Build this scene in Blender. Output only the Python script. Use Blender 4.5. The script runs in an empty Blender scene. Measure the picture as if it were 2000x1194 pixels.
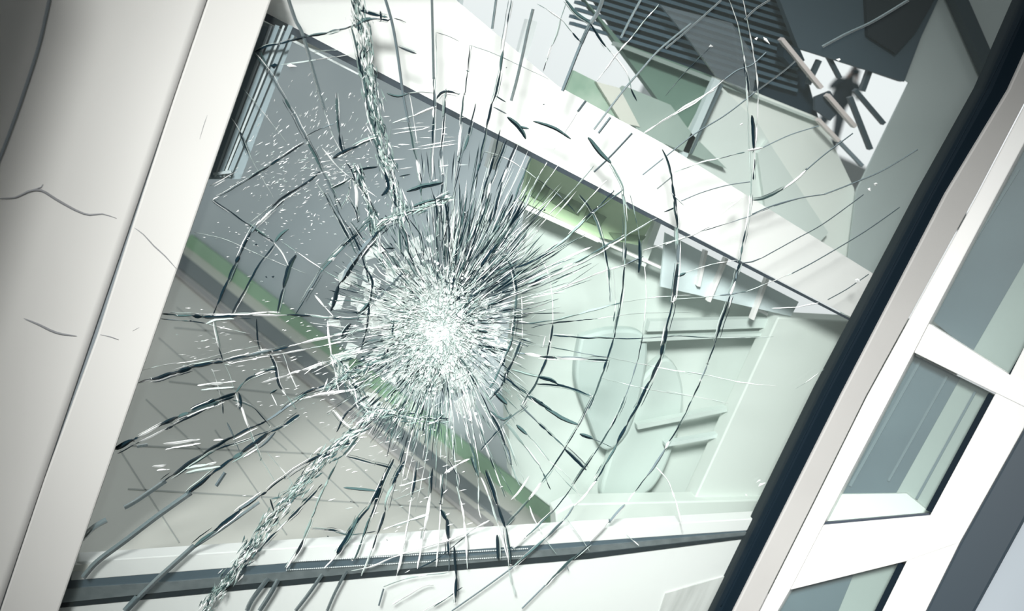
import bpy, math, random
from mathutils import Vector, Matrix
random.seed(7)
SC = bpy.context.scene
COL = SC.collection
# ------------------------------------------------------------------ camera
F = 2000.0                                   # focal length in pixels of the 2000 px wide frame
YAW, PITCH, ROLL = math.radians(20), math.radians(-11), math.radians(22.8)
AIM = Vector((0, 0, 1.5)); DIST = 1.14
ROT = (Matrix.Rotation(-YAW, 3, 'Z') @ Matrix.Rotation(math.pi/2 + PITCH, 3, 'X') @ Matrix.Rotation(ROLL, 3, 'Z'))
FWD = ROT @ Vector((0, 0, -1))
EYE = AIM - FWD * DIST
cam_data = bpy.data.cameras.new('camera'); cam = bpy.data.objects.new('camera', cam_data); COL.objects.link(cam)
cam.matrix_world = Matrix.Translation(EYE) @ ROT.to_4x4()
cam_data.sensor_width = 36; cam_data.lens = 36
cam_data.clip_start = .01; cam_data.clip_end = 200
cam_data.dof.use_dof = True; cam_data.dof.focus_distance = DIST; cam_data.dof.aperture_fstop = 5.6
SC.camera = cam
# ------------------------------------------------------------------ world and lights
W = bpy.data.worlds.new('world'); SC.world = W; W.use_nodes = True
nt = W.node_tree; nt.nodes.clear()
wo = nt.nodes.new('ShaderNodeOutputWorld'); bg = nt.nodes.new('ShaderNodeBackground')
tc = nt.nodes.new('ShaderNodeTexCoord'); sx = nt.nodes.new('ShaderNodeSeparateXYZ')
ramp = nt.nodes.new('ShaderNodeValToRGB'); mr = nt.nodes.new('ShaderNodeMapRange')
nt.links.new(tc.outputs['Generated'], sx.inputs[0])
mr.inputs['From Min'].default_value = -1; mr.inputs['From Max'].default_value = 1
nt.links.new(sx.outputs['Z'], mr.inputs['Value']); nt.links.new(mr.outputs[0], ramp.inputs[0])
e = ramp.color_ramp.elements
e[0].position = .25; e[0].color = (.44, .47, .48, 1)
e[1].position = .56; e[1].color = (.90, .94, .95, 1)
mrx = nt.nodes.new('ShaderNodeMapRange'); mrx.inputs['From Min'].default_value = -.85; mrx.inputs['From Max'].default_value = .2
mrx.inputs['To Min'].default_value = 1.0; mrx.inputs['To Max'].default_value = .07
mry = nt.nodes.new('ShaderNodeMapRange'); mry.inputs['From Min'].default_value = .55; mry.inputs['From Max'].default_value = .75   # the far side of the building is open sky
mry.inputs['To Min'].default_value = 0; mry.inputs['To Max'].default_value = 1.35
mxf = nt.nodes.new('ShaderNodeMath'); mxf.operation = 'MAXIMUM'; mu = nt.nodes.new('ShaderNodeVectorMath'); mu.operation = 'SCALE'
nt.links.new(sx.outputs['X'], mrx.inputs['Value']); nt.links.new(sx.outputs['Y'], mry.inputs['Value'])
nt.links.new(mrx.outputs[0], mxf.inputs[0]); nt.links.new(mry.outputs[0], mxf.inputs[1])
nt.links.new(ramp.outputs[0], mu.inputs[0]); nt.links.new(mxf.outputs[0], mu.inputs['Scale']); nt.links.new(mu.outputs[0], bg.inputs[0]); bg.inputs[1].default_value = .84
nt.links.new(bg.outputs[0], wo.inputs[0])
def area(name, loc, target, size, power, color=(1, 1, 1), spread=180):
    d = bpy.data.lights.new(name, 'AREA'); d.shape = 'DISK'; d.size = size; d.energy = power; d.color = color
    d.spread = math.radians(spread)
    o = bpy.data.objects.new(name, d); COL.objects.link(o); o.location = loc
    o.rotation_euler = (Vector(target) - Vector(loc)).to_track_quat('-Z', 'Y').to_euler(); return o
area('key_light', (-1.25, -2.0, 2.7), (0.18, 0, 1.33), .5, 9.2, (1, 1, .99), 31)  # added lamp out of frame; its falloff darkens the corners
sun = bpy.data.lights.new('sun', 'SUN'); sun.energy = .15; sun.angle = math.radians(12); sun.color = (1, .98, .95)
so = bpy.data.objects.new('sun', sun); COL.objects.link(so); so.rotation_euler = (math.radians(48), 0, math.radians(-25))
SC.view_settings.view_transform = 'Standard'; SC.view_settings.look = 'None'
SC.view_settings.gamma = 1; SC.view_settings.use_curve_mapping = False; SC.view_settings.exposure = -0.12
SC.cycles.transparent_max_bounces = 40; SC.cycles.max_bounces = 8
# ------------------------------------------------------------------ unprojection: a pixel of the photo to a point on a real plane
def ray(x, y): return ROT @ Vector(((x-1000)/F, -(y-597)/F, -1))
class Plane:
    def __init__(s, p, n): s.p = Vector(p); s.n = Vector(n).normalized()
    def at(s, x, y, lift=0.0):                # lift: metres towards the viewer along the normal
        d = ray(x, y); p = s.p + s.n*lift
        return EYE + d * ((p-EYE).dot(s.n)/d.dot(s.n))
    def shifted(s, t): return Plane(s.p + s.n*t, s.n)
def facing(p): return Plane(p, (0, -1, 0))
GL = facing((0, 0, 0))                        # the plane of the broken pane
def hinge(a, b, base, angle, toward):         # a plane through the edge a-b of another plane, turned towards the viewer
    A, B = base.at(*a), base.at(*b); ax = (B-A).normalized()
    n = Matrix.Rotation(math.radians(angle), 3, ax) @ base.n
    return Plane(A, n if n.dot(EYE-A) > 0 else -n)
# ------------------------------------------------------------------ materials
def srgb(r, g, b):
    f = lambda c: (c/255/12.92) if c <= 10 else ((c/255+.055)/1.055)**2.4
    return (f(r), f(g), f(b), 1)
def mat(name, rgb, rough=.5, metal=0, noise=0, scale=6, spec=.5, rgb2=None, bump=0, stretch=None):
    m = bpy.data.materials.new(name); m.use_nodes = True; t = m.node_tree; b = t.nodes['Principled BSDF']
    b.inputs['Roughness'].default_value = rough; b.inputs['Metallic'].default_value = metal
    b.inputs['Specular IOR Level'].default_value = spec
    c = srgb(*rgb); c2 = srgb(*(rgb2 or [max(0, v-noise) for v in rgb]))
    tcn = t.nodes.new('ShaderNodeTexCoord'); mp = t.nodes.new('ShaderNodeMapping'); n = t.nodes.new('ShaderNodeTexNoise')
    n.inputs['Scale'].default_value = scale; n.inputs['Detail'].default_value = 3
    if stretch: mp.inputs['Scale'].default_value = stretch
    r = t.nodes.new('ShaderNodeValToRGB'); r.color_ramp.elements[0].position = .35; r.color_ramp.elements[1].position = .65
    r.color_ramp.elements[0].color = c2; r.color_ramp.elements[1].color = c
    t.links.new(tcn.outputs['Object'], mp.inputs[0]); t.links.new(mp.outputs[0], n.inputs[0])
    t.links.new(n.outputs[0], r.inputs[0]); t.links.new(r.outputs[0], b.inputs['Base Color'])
    if bump:
        n2 = t.nodes.new('ShaderNodeTexNoise'); n2.inputs['Scale'].default_value = 400; bp = t.nodes.new('ShaderNodeBump')
        bp.inputs['Strength'].default_value = bump; bp.inputs['Distance'].default_value = .001
        t.links.new(tcn.outputs['Object'], n2.inputs[0]); t.links.new(n2.outputs[0], bp.inputs['Height']); t.links.new(bp.outputs[0], b.inputs['Normal'])
    return m
def clear(name, rgb, opacity, gloss=.06, rough=.0):
    """glass seen face on: mostly see-through, a little of its own colour, a mirror-like surface"""
    m = bpy.data.materials.new(name); m.use_nodes = True; t = m.node_tree; t.nodes.clear()
    o = t.nodes.new('ShaderNodeOutputMaterial'); tr = t.nodes.new('ShaderNodeBsdfTransparent'); di = t.nodes.new('ShaderNodeBsdfDiffuse')
    gl = t.nodes.new('ShaderNodeBsdfGlossy'); m1 = t.nodes.new('ShaderNodeMixShader'); m2 = t.nodes.new('ShaderNodeMixShader'); lw = t.nodes.new('ShaderNodeFresnel')
    lw.inputs[0].default_value = 1.45
    tr.inputs[0].default_value = (.978, .988, .983, 1); di.inputs[0].default_value = srgb(*rgb); gl.inputs['Roughness'].default_value = rough
    mu = t.nodes.new('ShaderNodeMath'); mu.operation = 'MULTIPLY'; mu.inputs[1].default_value = gloss/.04
    t.links.new(lw.outputs[0], mu.inputs[0])
    m1.inputs[0].default_value = opacity; t.links.new(tr.outputs[0], m1.inputs[1]); t.links.new(di.outputs[0], m1.inputs[2])
    t.links.new(mu.outputs[0], m2.inputs[0]); t.links.new(m1.outputs[0], m2.inputs[1]); t.links.new(gl.outputs[0], m2.inputs[2])
    t.links.new(m2.outputs[0], o.inputs[0]); return m
# ------------------------------------------------------------------ objects
def link(name, verts, faces, mats, idx=None, parent=None, smooth=False, origin=True):
    me = bpy.data.meshes.new(name)
    verts = [Vector(v) for v in verts]
    c = Vector((0, 0, 0))
    if origin:
        for v in verts: c += v
        c /= len(verts)
    me.from_pydata([v-c for v in verts], [], faces)
    for m in (mats if isinstance(mats, (list, tuple)) else [mats]): me.materials.append(m)
    if idx: me.polygons.foreach_set('material_index', idx)
    if smooth: me.polygons.foreach_set('use_smooth', [True]*len(me.polygons))
    me.update()
    o = bpy.data.objects.new(name, me); COL.objects.link(o); o.location = c
    if parent: o.parent = parent; o.matrix_parent_inverse = Matrix.Translation(parent.location).inverted()
    return o
def root(name, loc):
    o = bpy.data.objects.new(name, None); COL.objects.link(o); o.location = loc; o.empty_display_size = .05
    o.matrix_world = Matrix.Translation(loc); return o
def tag(o, label=None, cat=None, group=None, kind=None):
    if label: o['label'] = label
    if cat: o['category'] = cat
    if group: o['group'] = group
    if kind: o['kind'] = kind
    return o
def slab_geo(poly, pl, thick, lift=0.0):
    """a plate whose front outline is poly (pixels) on plane pl, with real thickness behind it"""
    f = [pl.at(x, y, lift) for x, y in poly]; b = [p - pl.n*thick for p in f]; n = len(f)
    faces = [tuple(range(n)), tuple(range(2*n-1, n-1, -1))] + [((i+1) % n, i, n+i, n+(i+1) % n) for i in range(n)]
    return f+b, faces
def slab(name, poly, pl, thick, m, parent=None, lift=0.0, bevel=0):
    v, f = slab_geo(poly, pl, thick, lift); o = link(name, v, f, m, parent=parent)
    if bevel:
        md = o.modifiers.new('bevel', 'BEVEL'); md.width = bevel; md.segments = 2; md.limit_method = 'ANGLE'
    return o
def bar(name, a, b, w, pl, thick, m, parent=None, lift=0.0, w2=None, bevel=0):
    """a straight bar between two pixels, w pixels wide"""
    (x0, y0), (x1, y1) = a, b; d = math.hypot(x1-x0, y1-y0); nx, ny = -(y1-y0)/d/2, (x1-x0)/d/2; w2 = w2 or w
    return slab(name, [(x0+nx*w, y0+ny*w), (x1+nx*w2, y1+ny*w2), (x1-nx*w2, y1-ny*w2), (x0-nx*w, y0-ny*w)], pl, thick, m, parent, lift, bevel)
def tube(name, pts, r, m, parent=None, seg=8, taper=False):
    v, f = [], []; n = len(pts); pts = [Vector(p) for p in pts]
    for i, p in enumerate(pts):
        t = (pts[min(i+1, n-1)]-pts[max(i-1, 0)]).normalized(); a = t.orthogonal().normalized() if i == 0 else (a - t*a.dot(t)).normalized(); b = t.cross(a)
        rr = r * (math.sin(math.pi*(i+.35)/(n-.3))**.6 if taper else 1)
        for k in range(seg):
            q = 2*math.pi*k/seg; v.append(p + (a*math.cos(q)+b*math.sin(q))*rr)
    for i in range(n-1):
        for k in range(seg): f.append((i*seg+k, i*seg+(k+1) % seg, (i+1)*seg+(k+1) % seg, (i+1)*seg+k))
    f += [tuple(range(seg-1, -1, -1)), tuple((n-1)*seg+k for k in range(seg))]
    return link(name, v, f, m, parent=parent, smooth=True)
def spline(pts, step=12.0):
    """a smooth curve through pixels, sampled evenly"""
    if len(pts) == 2: P = [pts[0]]+list(pts)+[pts[1]]
    else: P = [pts[0]]+list(pts)+[pts[-1]]
    out = []
    for i in range(1, len(P)-2):
        p0, p1, p2, p3 = P[i-1], P[i], P[i+1], P[i+2]
        k = max(1, int(math.hypot(p2[0]-p1[0], p2[1]-p1[1])/step))
        for j in range(k):
            t = j/k
            out.append(tuple(.5*(2*p1[a]+(p2[a]-p0[a])*t+(2*p0[a]-5*p1[a]+4*p2[a]-p3[a])*t*t+(3*p1[a]-p0[a]-3*p2[a]+p3[a])*t**3) for a in (0, 1)))
    out.append(tuple(P[-2])); return out
# ================================================================== MATERIALS OF THE PLACE
M = dict(
 enamel=mat('white_enamel', (206, 206, 202), .4, noise=5, scale=3, bump=.05),
 enamel2=mat('white_enamel_frame', (204, 204, 201), .35, noise=4, scale=3),
 greyframe=mat('grey_anodised', (166, 165, 162), .45, noise=5, scale=5, bump=.1),
 groove=mat('seam_sealant', (120, 128, 132), .7),  # even grey of the seam filler
 paintcrack=mat('paint_crack', (128, 130, 132), .8),
 gasket=mat('black_rubber', (12, 24, 32), .6, spec=.08),
 navy=mat('dark_seal', (36, 46, 58), .5),
 wallgrey=mat('grey_blue_wall', (172, 185, 191), .45, rgb2=(192, 202, 206), scale=2.2),  # lighter noise tone paints pale haze into the wall
 pale=mat('pale_green_wall', (196, 207, 201), .6, noise=5, scale=2),
 pale2=mat('pale_grey_panel', (204, 213, 207), .6, noise=4, scale=2),
 paleblue=mat('pale_blue_panel', (198, 212, 213), .5, noise=6, scale=4),
 railpale=mat('cabinet_rail', (184, 196, 191), .6), shade=mat('grey_green_cloth', (160, 176, 171), .8, rgb2=(172, 187, 182), scale=9),
 tile=mat('floor_tile', (218, 217, 209), .45, rgb2=(210, 210, 203), scale=1.4, bump=.1),
 grout=mat('tile_grout', (172, 175, 172), .8),
 green=mat('green_stripe', (146, 184, 152), .5, noise=8, scale=12),
 greenboard=mat('green_board', (100, 127, 114), .6, noise=5, scale=10),
 lawn=mat('garden_green', (178, 208, 166), .8, rgb2=(196, 220, 184), scale=14),
 hedge=mat('hedge_green', (100, 128, 96), .9, rgb2=(128, 152, 118), scale=40),
 beam=mat('white_beam', (226, 225, 223), .4, noise=4, scale=3),
 sill=mat('white_sill', (228, 230, 228), .4, noise=3, scale=3),
 spacer=mat('metal_spacer', (150, 160, 163), .35, metal=.6, noise=20, scale=60),
 bead=mat('spacer_bead', (215, 220, 220), .3),
 slat=mat('dark_slat', (78, 98, 110), .6, noise=6, scale=8, spec=.1),
 slatback=mat('dark_void', (30, 46, 58), .8, spec=.2),
 dimwall=mat('dim_wall', (66, 82, 92), .7, noise=5, scale=3),
 midwall=mat('mid_grey_wall', (184, 195, 194), .7, noise=5, scale=3),
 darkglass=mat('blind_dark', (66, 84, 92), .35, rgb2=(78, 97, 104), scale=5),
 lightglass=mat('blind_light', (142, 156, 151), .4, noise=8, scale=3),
 cloth=mat('dark_jacket', (44, 56, 66), .8), trouser=mat('dark_trousers', (58, 70, 80), .8), skin=mat('skin', (170, 142, 134), .6), hair=mat('dark_hair', (36, 40, 44), .7),
 rail=mat('pale_rail', (226, 216, 212), .4), darkrail=mat('dark_rail', (70, 84, 92), .5), concrete=mat('terrace_concrete', (175, 182, 182), .8),
 c_soft=mat('fracture_soft', (180, 192, 188), .55, spec=.15), c_dark=mat('fracture_dark', (18, 36, 44), .3, spec=.15), c_teal=mat('fracture_teal', (66, 88, 88), .3, spec=.25),  # fracture tones paint in the dark and bright light mirrored by crack faces
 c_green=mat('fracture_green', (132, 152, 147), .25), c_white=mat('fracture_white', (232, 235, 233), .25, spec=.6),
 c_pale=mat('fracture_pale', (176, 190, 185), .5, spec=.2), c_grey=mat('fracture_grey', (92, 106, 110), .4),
)
M['glass'] = clear('window_glass', (190, 205, 200), .02, .018)
M['glass2'] = clear('window_glass_side', (190, 205, 200), .04, .05)
M['c_veil'] = clear('fracture_veil', (232, 240, 236), .22, .08, .2)
M['c_ghost'] = clear('fracture_ghost', (120, 140, 144), .38, .08, .2)
# ================================================================== LEFT: white column and stile
EDGE = [(530, 0), (415, 330), (320, 604), (217, 900), (115, 1194)]     # where the white stile meets the glass
SEAM = [(405, 0), (340, 190), (262, 430), (190, 655), (85, 940), (5, 1180)]
def off(p, d): return [(x+d, y) for x, y in p]
stile = slab('trim_1', [(545, -40)]+EDGE[0:]+[(50, 1400), (-80, 1400), (-15, 1240)]+SEAM[::-1]+[(420, -40)], GL, .05, M['enamel'], lift=.018, bevel=.002)
tag(stile, 'white enamelled metal stile along the left edge of the broken pane', 'frame', kind='structure')
from mathutils.bvhtree import BVHTree
class Surf:                                   # a curved surface that pixels can be laid on
    def __init__(s, v, f): s.t = BVHTree.FromPolygons(v, f)
    def at(s, x, y, lift=0.0):
        h, n, i, d = s.t.ray_cast(EYE, ray(x, y))
        if h is None: h = GL.at(x, y, .2); n = Vector((0, -1, 0))
        if n.dot(EYE-h) < 0: n = -n
        return h + n*lift
S0, S1 = GL.at(417, -40, .018), GL.at(-18, 1240, .018); axs = (S1-S0).normalized(); S0 = S0-axs*.1; S1 = S1+axs*.2
uu = Vector((0, -1, 0)).cross(axs); uu = uu if uu.x < 0 else -uu; ww = Vector((0, -1, 0))
gv, gf_, NS, NL, LEN, MAXA = [], [], 56, 12, .44, math.radians(86)  # roundness added so the panel shades darker towards the left edge
for j in range(NL+1):
    p = S0.lerp(S1, j/NL); q = p - uu*.0
    for i in range(NS+1):
        gv.append(q.copy()); th = MAXA*min(1, (i/NS)*1.33); q = q + (uu*math.cos(th)+ww*math.sin(th))*(LEN/NS)
gf_ = [(j*(NS+1)+i, j*(NS+1)+i+1, (j+1)*(NS+1)+i+1, (j+1)*(NS+1)+i) for j in range(NL) for i in range(NS)]
HL = Surf(gv, gf_)
col = link('wall_left', gv, gf_, M['enamel'], smooth=True)
so_ = col.modifiers.new('thickness', 'SOLIDIFY'); so_.thickness = .03; so_.offset = -1 if (gv[1]-gv[0]).cross(gv[NS+1]-gv[0]).dot(ww) > 0 else 1
tag(col, 'white rounded metal wall panel left of the glass, scratched and seamed', 'wall', kind='structure')
back = slab('trim_2', [(430, -60), (415, 0), (15, 1180), (0, 1240), (-30, 1240), (-12, 1180), (395, 0), (405, -60)], GL, .02, M['groove'], lift=.0155)
tag(back, 'grey sealant in the seam between stile and left wall panel', 'seam', kind='structure')
def surf_line(name, pts, r, pl, m, parent, taper=True, lift=.0):
    return tube(name, [pl.at(x, y, lift) for x, y in spline(pts, 10)], r, m, parent, 6, taper)
surf_line('seam', [(100, -20), (78, 80), (50, 170), (22, 250), (-5, 320)], .0016, HL, M['groove'], col, False)
surf_line('paint_crack', [(-10, 388), (30, 386), (55, 374), (80, 372), (110, 390), (150, 412), (175, 420), (200, 418), (228, 427)], .0013, HL, M['paintcrack'], col)
surf_line('paint_crack', [(46, 622), (75, 634), (110, 650), (150, 657)], .0013, HL, M['paintcrack'], col)
surf_line('paint_crack', [(60, 372), (80, 366), (84, 360)], .0007, HL, M['paintcrack'], col)
surf_line('paint_crack', [(262, 445), (280, 458), (300, 480), (322, 500), (345, 526)], .0007, GL, M['paintcrack'], stile, lift=.018)
surf_line('paint_crack', [(196, 654), (215, 658), (232, 664)], .0006, GL, M['paintcrack'], stile, lift=.018)
surf_line('paint_crack', [(405, 225), (398, 245), (390, 272)], .0003, GL, M['paintcrack'], stile, lift=.018)
surf_line('paint_crack', [(259, 647), (266, 643), (272, 640)], .0003, GL, M['paintcrack'], stile, lift=.018)
# ================================================================== RIGHT: black gasket, grey frame, white window
GK_L = [(2050, -75), (2010, 0), (1933, 176), (1819, 380), (1611, 774), (1500, 1000), (1405, 1194), (1385, 1235)]
GK_R = [(2095, -75), (2052, 0), (1972, 176), (1849, 380), (1645, 774), (1532, 1000), (1435, 1194), (1415, 1235)]
gk = slab('rubber_gasket', GK_L+GK_R[::-1], GL, .03, M['gasket'], lift=.010, bevel=.003)
tag(gk, 'thick black rubber gasket sealing the right edge of the broken pane', 'gasket')
surf_line('groove_lip', [(1996, 30), (1925, 176), (1822, 372), (1614, 765), (1503, 992), (1408, 1185)], .0009, GL, M['gasket'], gk, False, lift=.0105)
WS = [(2110, 0), (2000, 204), (1908, 380), (1692, 774), (1590, 980), (1483, 1194), (1463, 1235)]
gf = slab('trim_3', [(p[0]-1, p[1]) for p in GK_R]+WS[::-1]+[(2150, -75)], GL, .04, M['greyframe'], lift=.014, bevel=.0015)
tag(gf, 'grey anodised frame strip between black gasket and white window', 'frame', kind='structure')
HR = hinge((2000, 204), (1483, 1194), GL.shifted(.014), 48, 1)
if (HR.at(2000, 900)-EYE).length > (GL.at(2000, 900)-EYE).length: HR = hinge((2000, 204), (1483, 1194), GL.shifted(.014), -48, 1)
win = root('window_1', HR.at(1750, 1100)); tag(win, 'white side window with small slanted panes right of the broken glass', 'window', kind='structure')
P1 = [(1814, 631), (1973, 732), (2060, 560), (2250, 230), (2035, 215), (2000, 281), (1947, 380)]
P2 = [(1785, 688), (1944, 769), (1817, 1006), (1608, 1025)]
P3 = [(1543, 1152), (1770, 1098), (1690, 1260), (1480, 1260)]
def frame_part(name, poly, m=M['enamel2'], th=.03, lift=0.0): return slab(name, poly, HR, th, m, win, lift, .0012)
frame_part('stile', [(2035, 140), (2000, 206), (1908, 382), (1692, 776), (1590, 982), (1483, 1196), (1450, 1260), (1480, 1260), (1543, 1152), (1608, 1025), (1785, 688), (1814, 631), (1947, 380), (2000, 281), (2060, 170)])
frame_part('crossbar', [(1814, 632), (1973, 733), (2040, 765), (2040, 815), (1944, 768), (1785, 689)], lift=-.001)
frame_part('crossbar', [(1608, 1026), (1817, 1007), (1850, 985), (1870, 1062), (1770, 1097), (1543, 1153)], lift=-.001)
frame_part('outer_stile', [(1973, 732), (2060, 560), (2120, 600), (2000, 837), (1875, 1060), (1780, 1260), (1690, 1260), (1770, 1098), (1817, 1006), (1944, 769)], lift=-.002)
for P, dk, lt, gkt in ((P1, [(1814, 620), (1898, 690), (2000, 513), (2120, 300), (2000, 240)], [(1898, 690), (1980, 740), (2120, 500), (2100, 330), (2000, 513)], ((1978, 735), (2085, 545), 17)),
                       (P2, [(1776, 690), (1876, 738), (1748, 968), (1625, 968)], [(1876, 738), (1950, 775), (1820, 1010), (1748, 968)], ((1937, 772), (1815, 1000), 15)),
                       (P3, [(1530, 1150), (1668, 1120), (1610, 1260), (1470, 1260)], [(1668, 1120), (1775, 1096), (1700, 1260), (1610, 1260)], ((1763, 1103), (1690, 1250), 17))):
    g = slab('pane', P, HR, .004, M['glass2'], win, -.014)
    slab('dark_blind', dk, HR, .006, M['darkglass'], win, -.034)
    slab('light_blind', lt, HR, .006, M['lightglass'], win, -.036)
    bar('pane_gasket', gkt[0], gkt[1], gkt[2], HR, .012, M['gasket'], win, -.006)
slab('inner_sill', [(1600, 1030), (1625, 966), (1770, 964), (1822, 1006)], HR, .01, M['pale'], win, -.026)
bar('pane_gasket', (1608, 1023), (1815, 1005), 4, HR, .01, M['navy'], win, -.004)
fold_m = mat('blind_fold', (84, 102, 108), .5)
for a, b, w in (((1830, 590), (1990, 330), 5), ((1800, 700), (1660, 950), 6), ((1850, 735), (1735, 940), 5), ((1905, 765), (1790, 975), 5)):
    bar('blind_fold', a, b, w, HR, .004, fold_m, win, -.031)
dk = slab('rubber_gasket', [(2060, 720), (2000, 837), (1875, 1060), (1808, 1194), (1775, 1260), (1870, 1260), (1905, 1194), (2000, 1020), (2060, 905)], HR, .03, mat('dark_slate_rubber', (40, 52, 60), .5), lift=.004, bevel=.003)
tag(dk, 'broad dark slate band crossing the lower right corner', 'gasket')
rw = slab('wall_right', [(2055, 914), (2000, 1020), (1905, 1194), (1870, 1260), (2100, 1260)], HR, .03, mat('grey_wall_right', (150, 158, 164), .6), lift=-.004)
tag(rw, 'plain grey wall in the lower right corner beyond the dark band', 'wall', kind='structure')
# ================================================================== BEHIND THE GLASS, below the beam
FLOOR = Plane((0, 0, 1.07), (0, 0, 1))
a, b = FLOOR.at(370, 480), FLOOR.at(1090, 1030); wd = (b-a).normalized(); wn = Vector((wd.y, -wd.x, 0))
if wn.dot(EYE-a) < 0: wn = -wn
BACK = Plane(a, wn)
fl = slab('floor', [(110, 280), (370, 470), (1160, 1075), (1160, 1100), (145, 1104), (90, 1040), (40, 900)], FLOOR, .008, M['tile'])
tag(fl, 'beige tiled floor behind the lower left of the broken glass', 'floor', kind='structure')
GR = [((330, 745), (880, 805)), ((255, 870), (640, 888)), ((250, 955), (1000, 1000)), ((340, 640), (560, 660)),
      ((310, 660), (560, 880)), ((285, 780), (420, 905)), ((345, 600), (420, 660)), ((235, 880), (350, 1060)), ((420, 840), (560, 1045)), ((470, 770), (700, 990)), ((600, 820), (860, 1060)), ((760, 900), (900, 1040))]
for p, q in GR: bar('grout_line', p, q, 2.6, FLOOR, .002, M['grout'], fl, .0008)
wl = slab('wall_back', [(500, 5), (300, -120), (120, 284), (374, 478), (1095, 1030), (1180, 1092), (1200, 360), (1110, 310), (700, 105)], BACK, .04, M['wallgrey'])
tag(wl, 'grey blue back wall seen through the broken glass', 'wall', kind='structure')
def strip(nm, d0, d1, w, m, pl, lift, label=None, cat='trim', th=.006):
    o = bar(nm, (350+d0, 467+d1), (1180+d0, 1092+d1), w, pl, th, m, None, lift)
    if label: tag(o, label, cat)
    return o
tag(bar('green_stripe', (365, 468), (1110, 1040), 24, BACK, .008, M['green'], None, .014, w2=34), 'faded green stripe running diagonally behind the impact point', 'stripe')
tag(bar('floor_strip', (340, 498), (1000, 1020), 26, FLOOR, .006, mat('shadow_gap_grey', (116, 124, 128), .6), None, .004, w2=20), 'dark grey strip painted for the shadow gap beside the green stripe', 'floor channel')  # shadow gap put in as a dark strip
tag(bar('floor_strip', (335, 520), (960, 1030), 8, FLOOR, .006, mat('channel_light', (160, 158, 158), .5), None, .008, w2=16), 'thin lighter floor track beside the dark strip', 'floor channel')
# pale furniture and panels at the right of the impact; paleness stands in for brighter light
def behind(y): return facing((0, y, 0))
B1, B2 = behind(.11), behind(.17)
cb = root('cabinet', B1.at(1300, 1000)); tag(cb, 'pale green cabinet front, painted paler for the light behind the right half of the glass', 'cabinet')
slab('side_panel', [(1520, 620), (1900, 640), (1700, 1260), (1240, 1260), (1345, 1000)], B1, .03, M['pale2'], cb, bevel=.002)
slab('front_panel', [(1010, 600), (1040, 380), (1530, 590), (1535, 620), (1340, 1070), (1170, 1070), (1112, 1020), (1000, 932), (990, 780)], B2, .03, M['pale'], cb, bevel=.002)
slab('plinth', [(1085, 1003), (1120, 985), (1345, 980), (1560, 975), (1540, 1060), (1090, 1090)], B1, .03, M['pale2'], cb, lift=.012, bevel=.002)
slab('rail', [(1270, 628), (1530, 622), (1520, 640), (1265, 648)], B1, .012, M['railpale'], cb, lift=-.02)
slab('rail', [(1255, 660), (1515, 650), (1512, 656), (1252, 668)], B1, .012, M['railpale'], cb, lift=-.02)
gp = root('garden_picture', B2.at(1140, 460)); tag(gp, 'small green garden view framed in white behind the glass', 'picture')
slab('picture', [(1040, 300), (1275, 430), (1250, 480), (1160, 462), (1018, 392)], B2, .01, M['lawn'], gp, lift=.034)
for q in ([(1050, 355), (1075, 368), (1062, 395), (1038, 383)], [(1085, 372), (1140, 400), (1130, 420), (1078, 395)], [(1150, 405), (1185, 425), (1172, 442), (1140, 430)], [(1190, 455), (1262, 462), (1256, 470), (1200, 468)]):
    slab('shrub', q, B2, .006, M['hedge'], gp, lift=.038)
bar('frame_bar', (1016, 400), (1170, 470), 9, B2, .014, M['beam'], gp, .04)
bar('frame_bar', (1170, 470), (1500, 615), 5, B2, .014, M['beam'], gp, .04)
bar('frame_bar', (1300, 395), (1255, 520), 12, B2, .014, M['pale2'], gp, .037)
bp = slab('blue_panel', [(1300, 455), (1560, 590), (1545, 618), (1290, 560)], B2, .004, M['paleblue'], lift=.058)
tag(bp, 'pale blue panel under the white beam right of the impact', 'panel')
for a_, b_ in (((1420, 505), (1385, 590)), ((1500, 545), (1470, 625)), ((1380, 490), (1365, 560))): bar('mullion', a_, b_, 6, B2, .008, M['beam'], bp, .066)
ch = root('chair', B1.at(1200, 900)); tag(ch, 'grey upholstered chair back dimly seen right of the impact', 'chair')
def blob(name, pts, pl, th, m, parent, lift):
    return slab(name, spline(pts+[pts[0]], 10)[:-1], pl, th, m, parent, lift, .004)
blob('backrest', [(1135, 660), (1200, 645), (1262, 660), (1255, 760), (1225, 850), (1180, 880), (1150, 820), (1125, 740)], B2, .02, M['shade'], ch, .035)
blob('seat', [(1230, 770), (1300, 700), (1335, 760), (1320, 860), (1270, 960), (1180, 975), (1190, 900)], B2, .02, mat('chair_seat_cloth', (180, 194, 188), .8), ch, .028)
bar('armrest', (1245, 835), (1420, 800), 9, B2, .01, mat('armrest', (186, 199, 193), .6), ch, .045)
bar('armrest', (1300, 870), (1440, 845), 7, B2, .01, mat('armrest_low', (186, 199, 195), .6), ch, .045)
# inner channel of the left frame
ic = root('frame_channel', GL.at(470, 200)); tag(ic, 'ribbed grey aluminium channel inside the upper left of the pane', 'frame')
for k, (c, w) in enumerate((((110, 126, 134), 16), ((170, 180, 183), 6), ((128, 143, 150), 9), ((186, 195, 197), 4), ((142, 156, 162), 9))):
    bar('rib', (522+k*13-6, 50), (416+k*9-6, 345), w, GL, .006, mat('channel_rib', c, .4), ic, -.004-.001*k)
slab('channel_back', [(510, 40), (575, 70), (470, 350), (400, 350)], GL, .006, mat('channel_back', (140, 154, 160), .5), ic, -.012)
bar('rib', (416, 340), (452, 336), 5, GL, .006, mat('channel_rib', (165, 176, 178), .4), ic, -.003)
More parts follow.
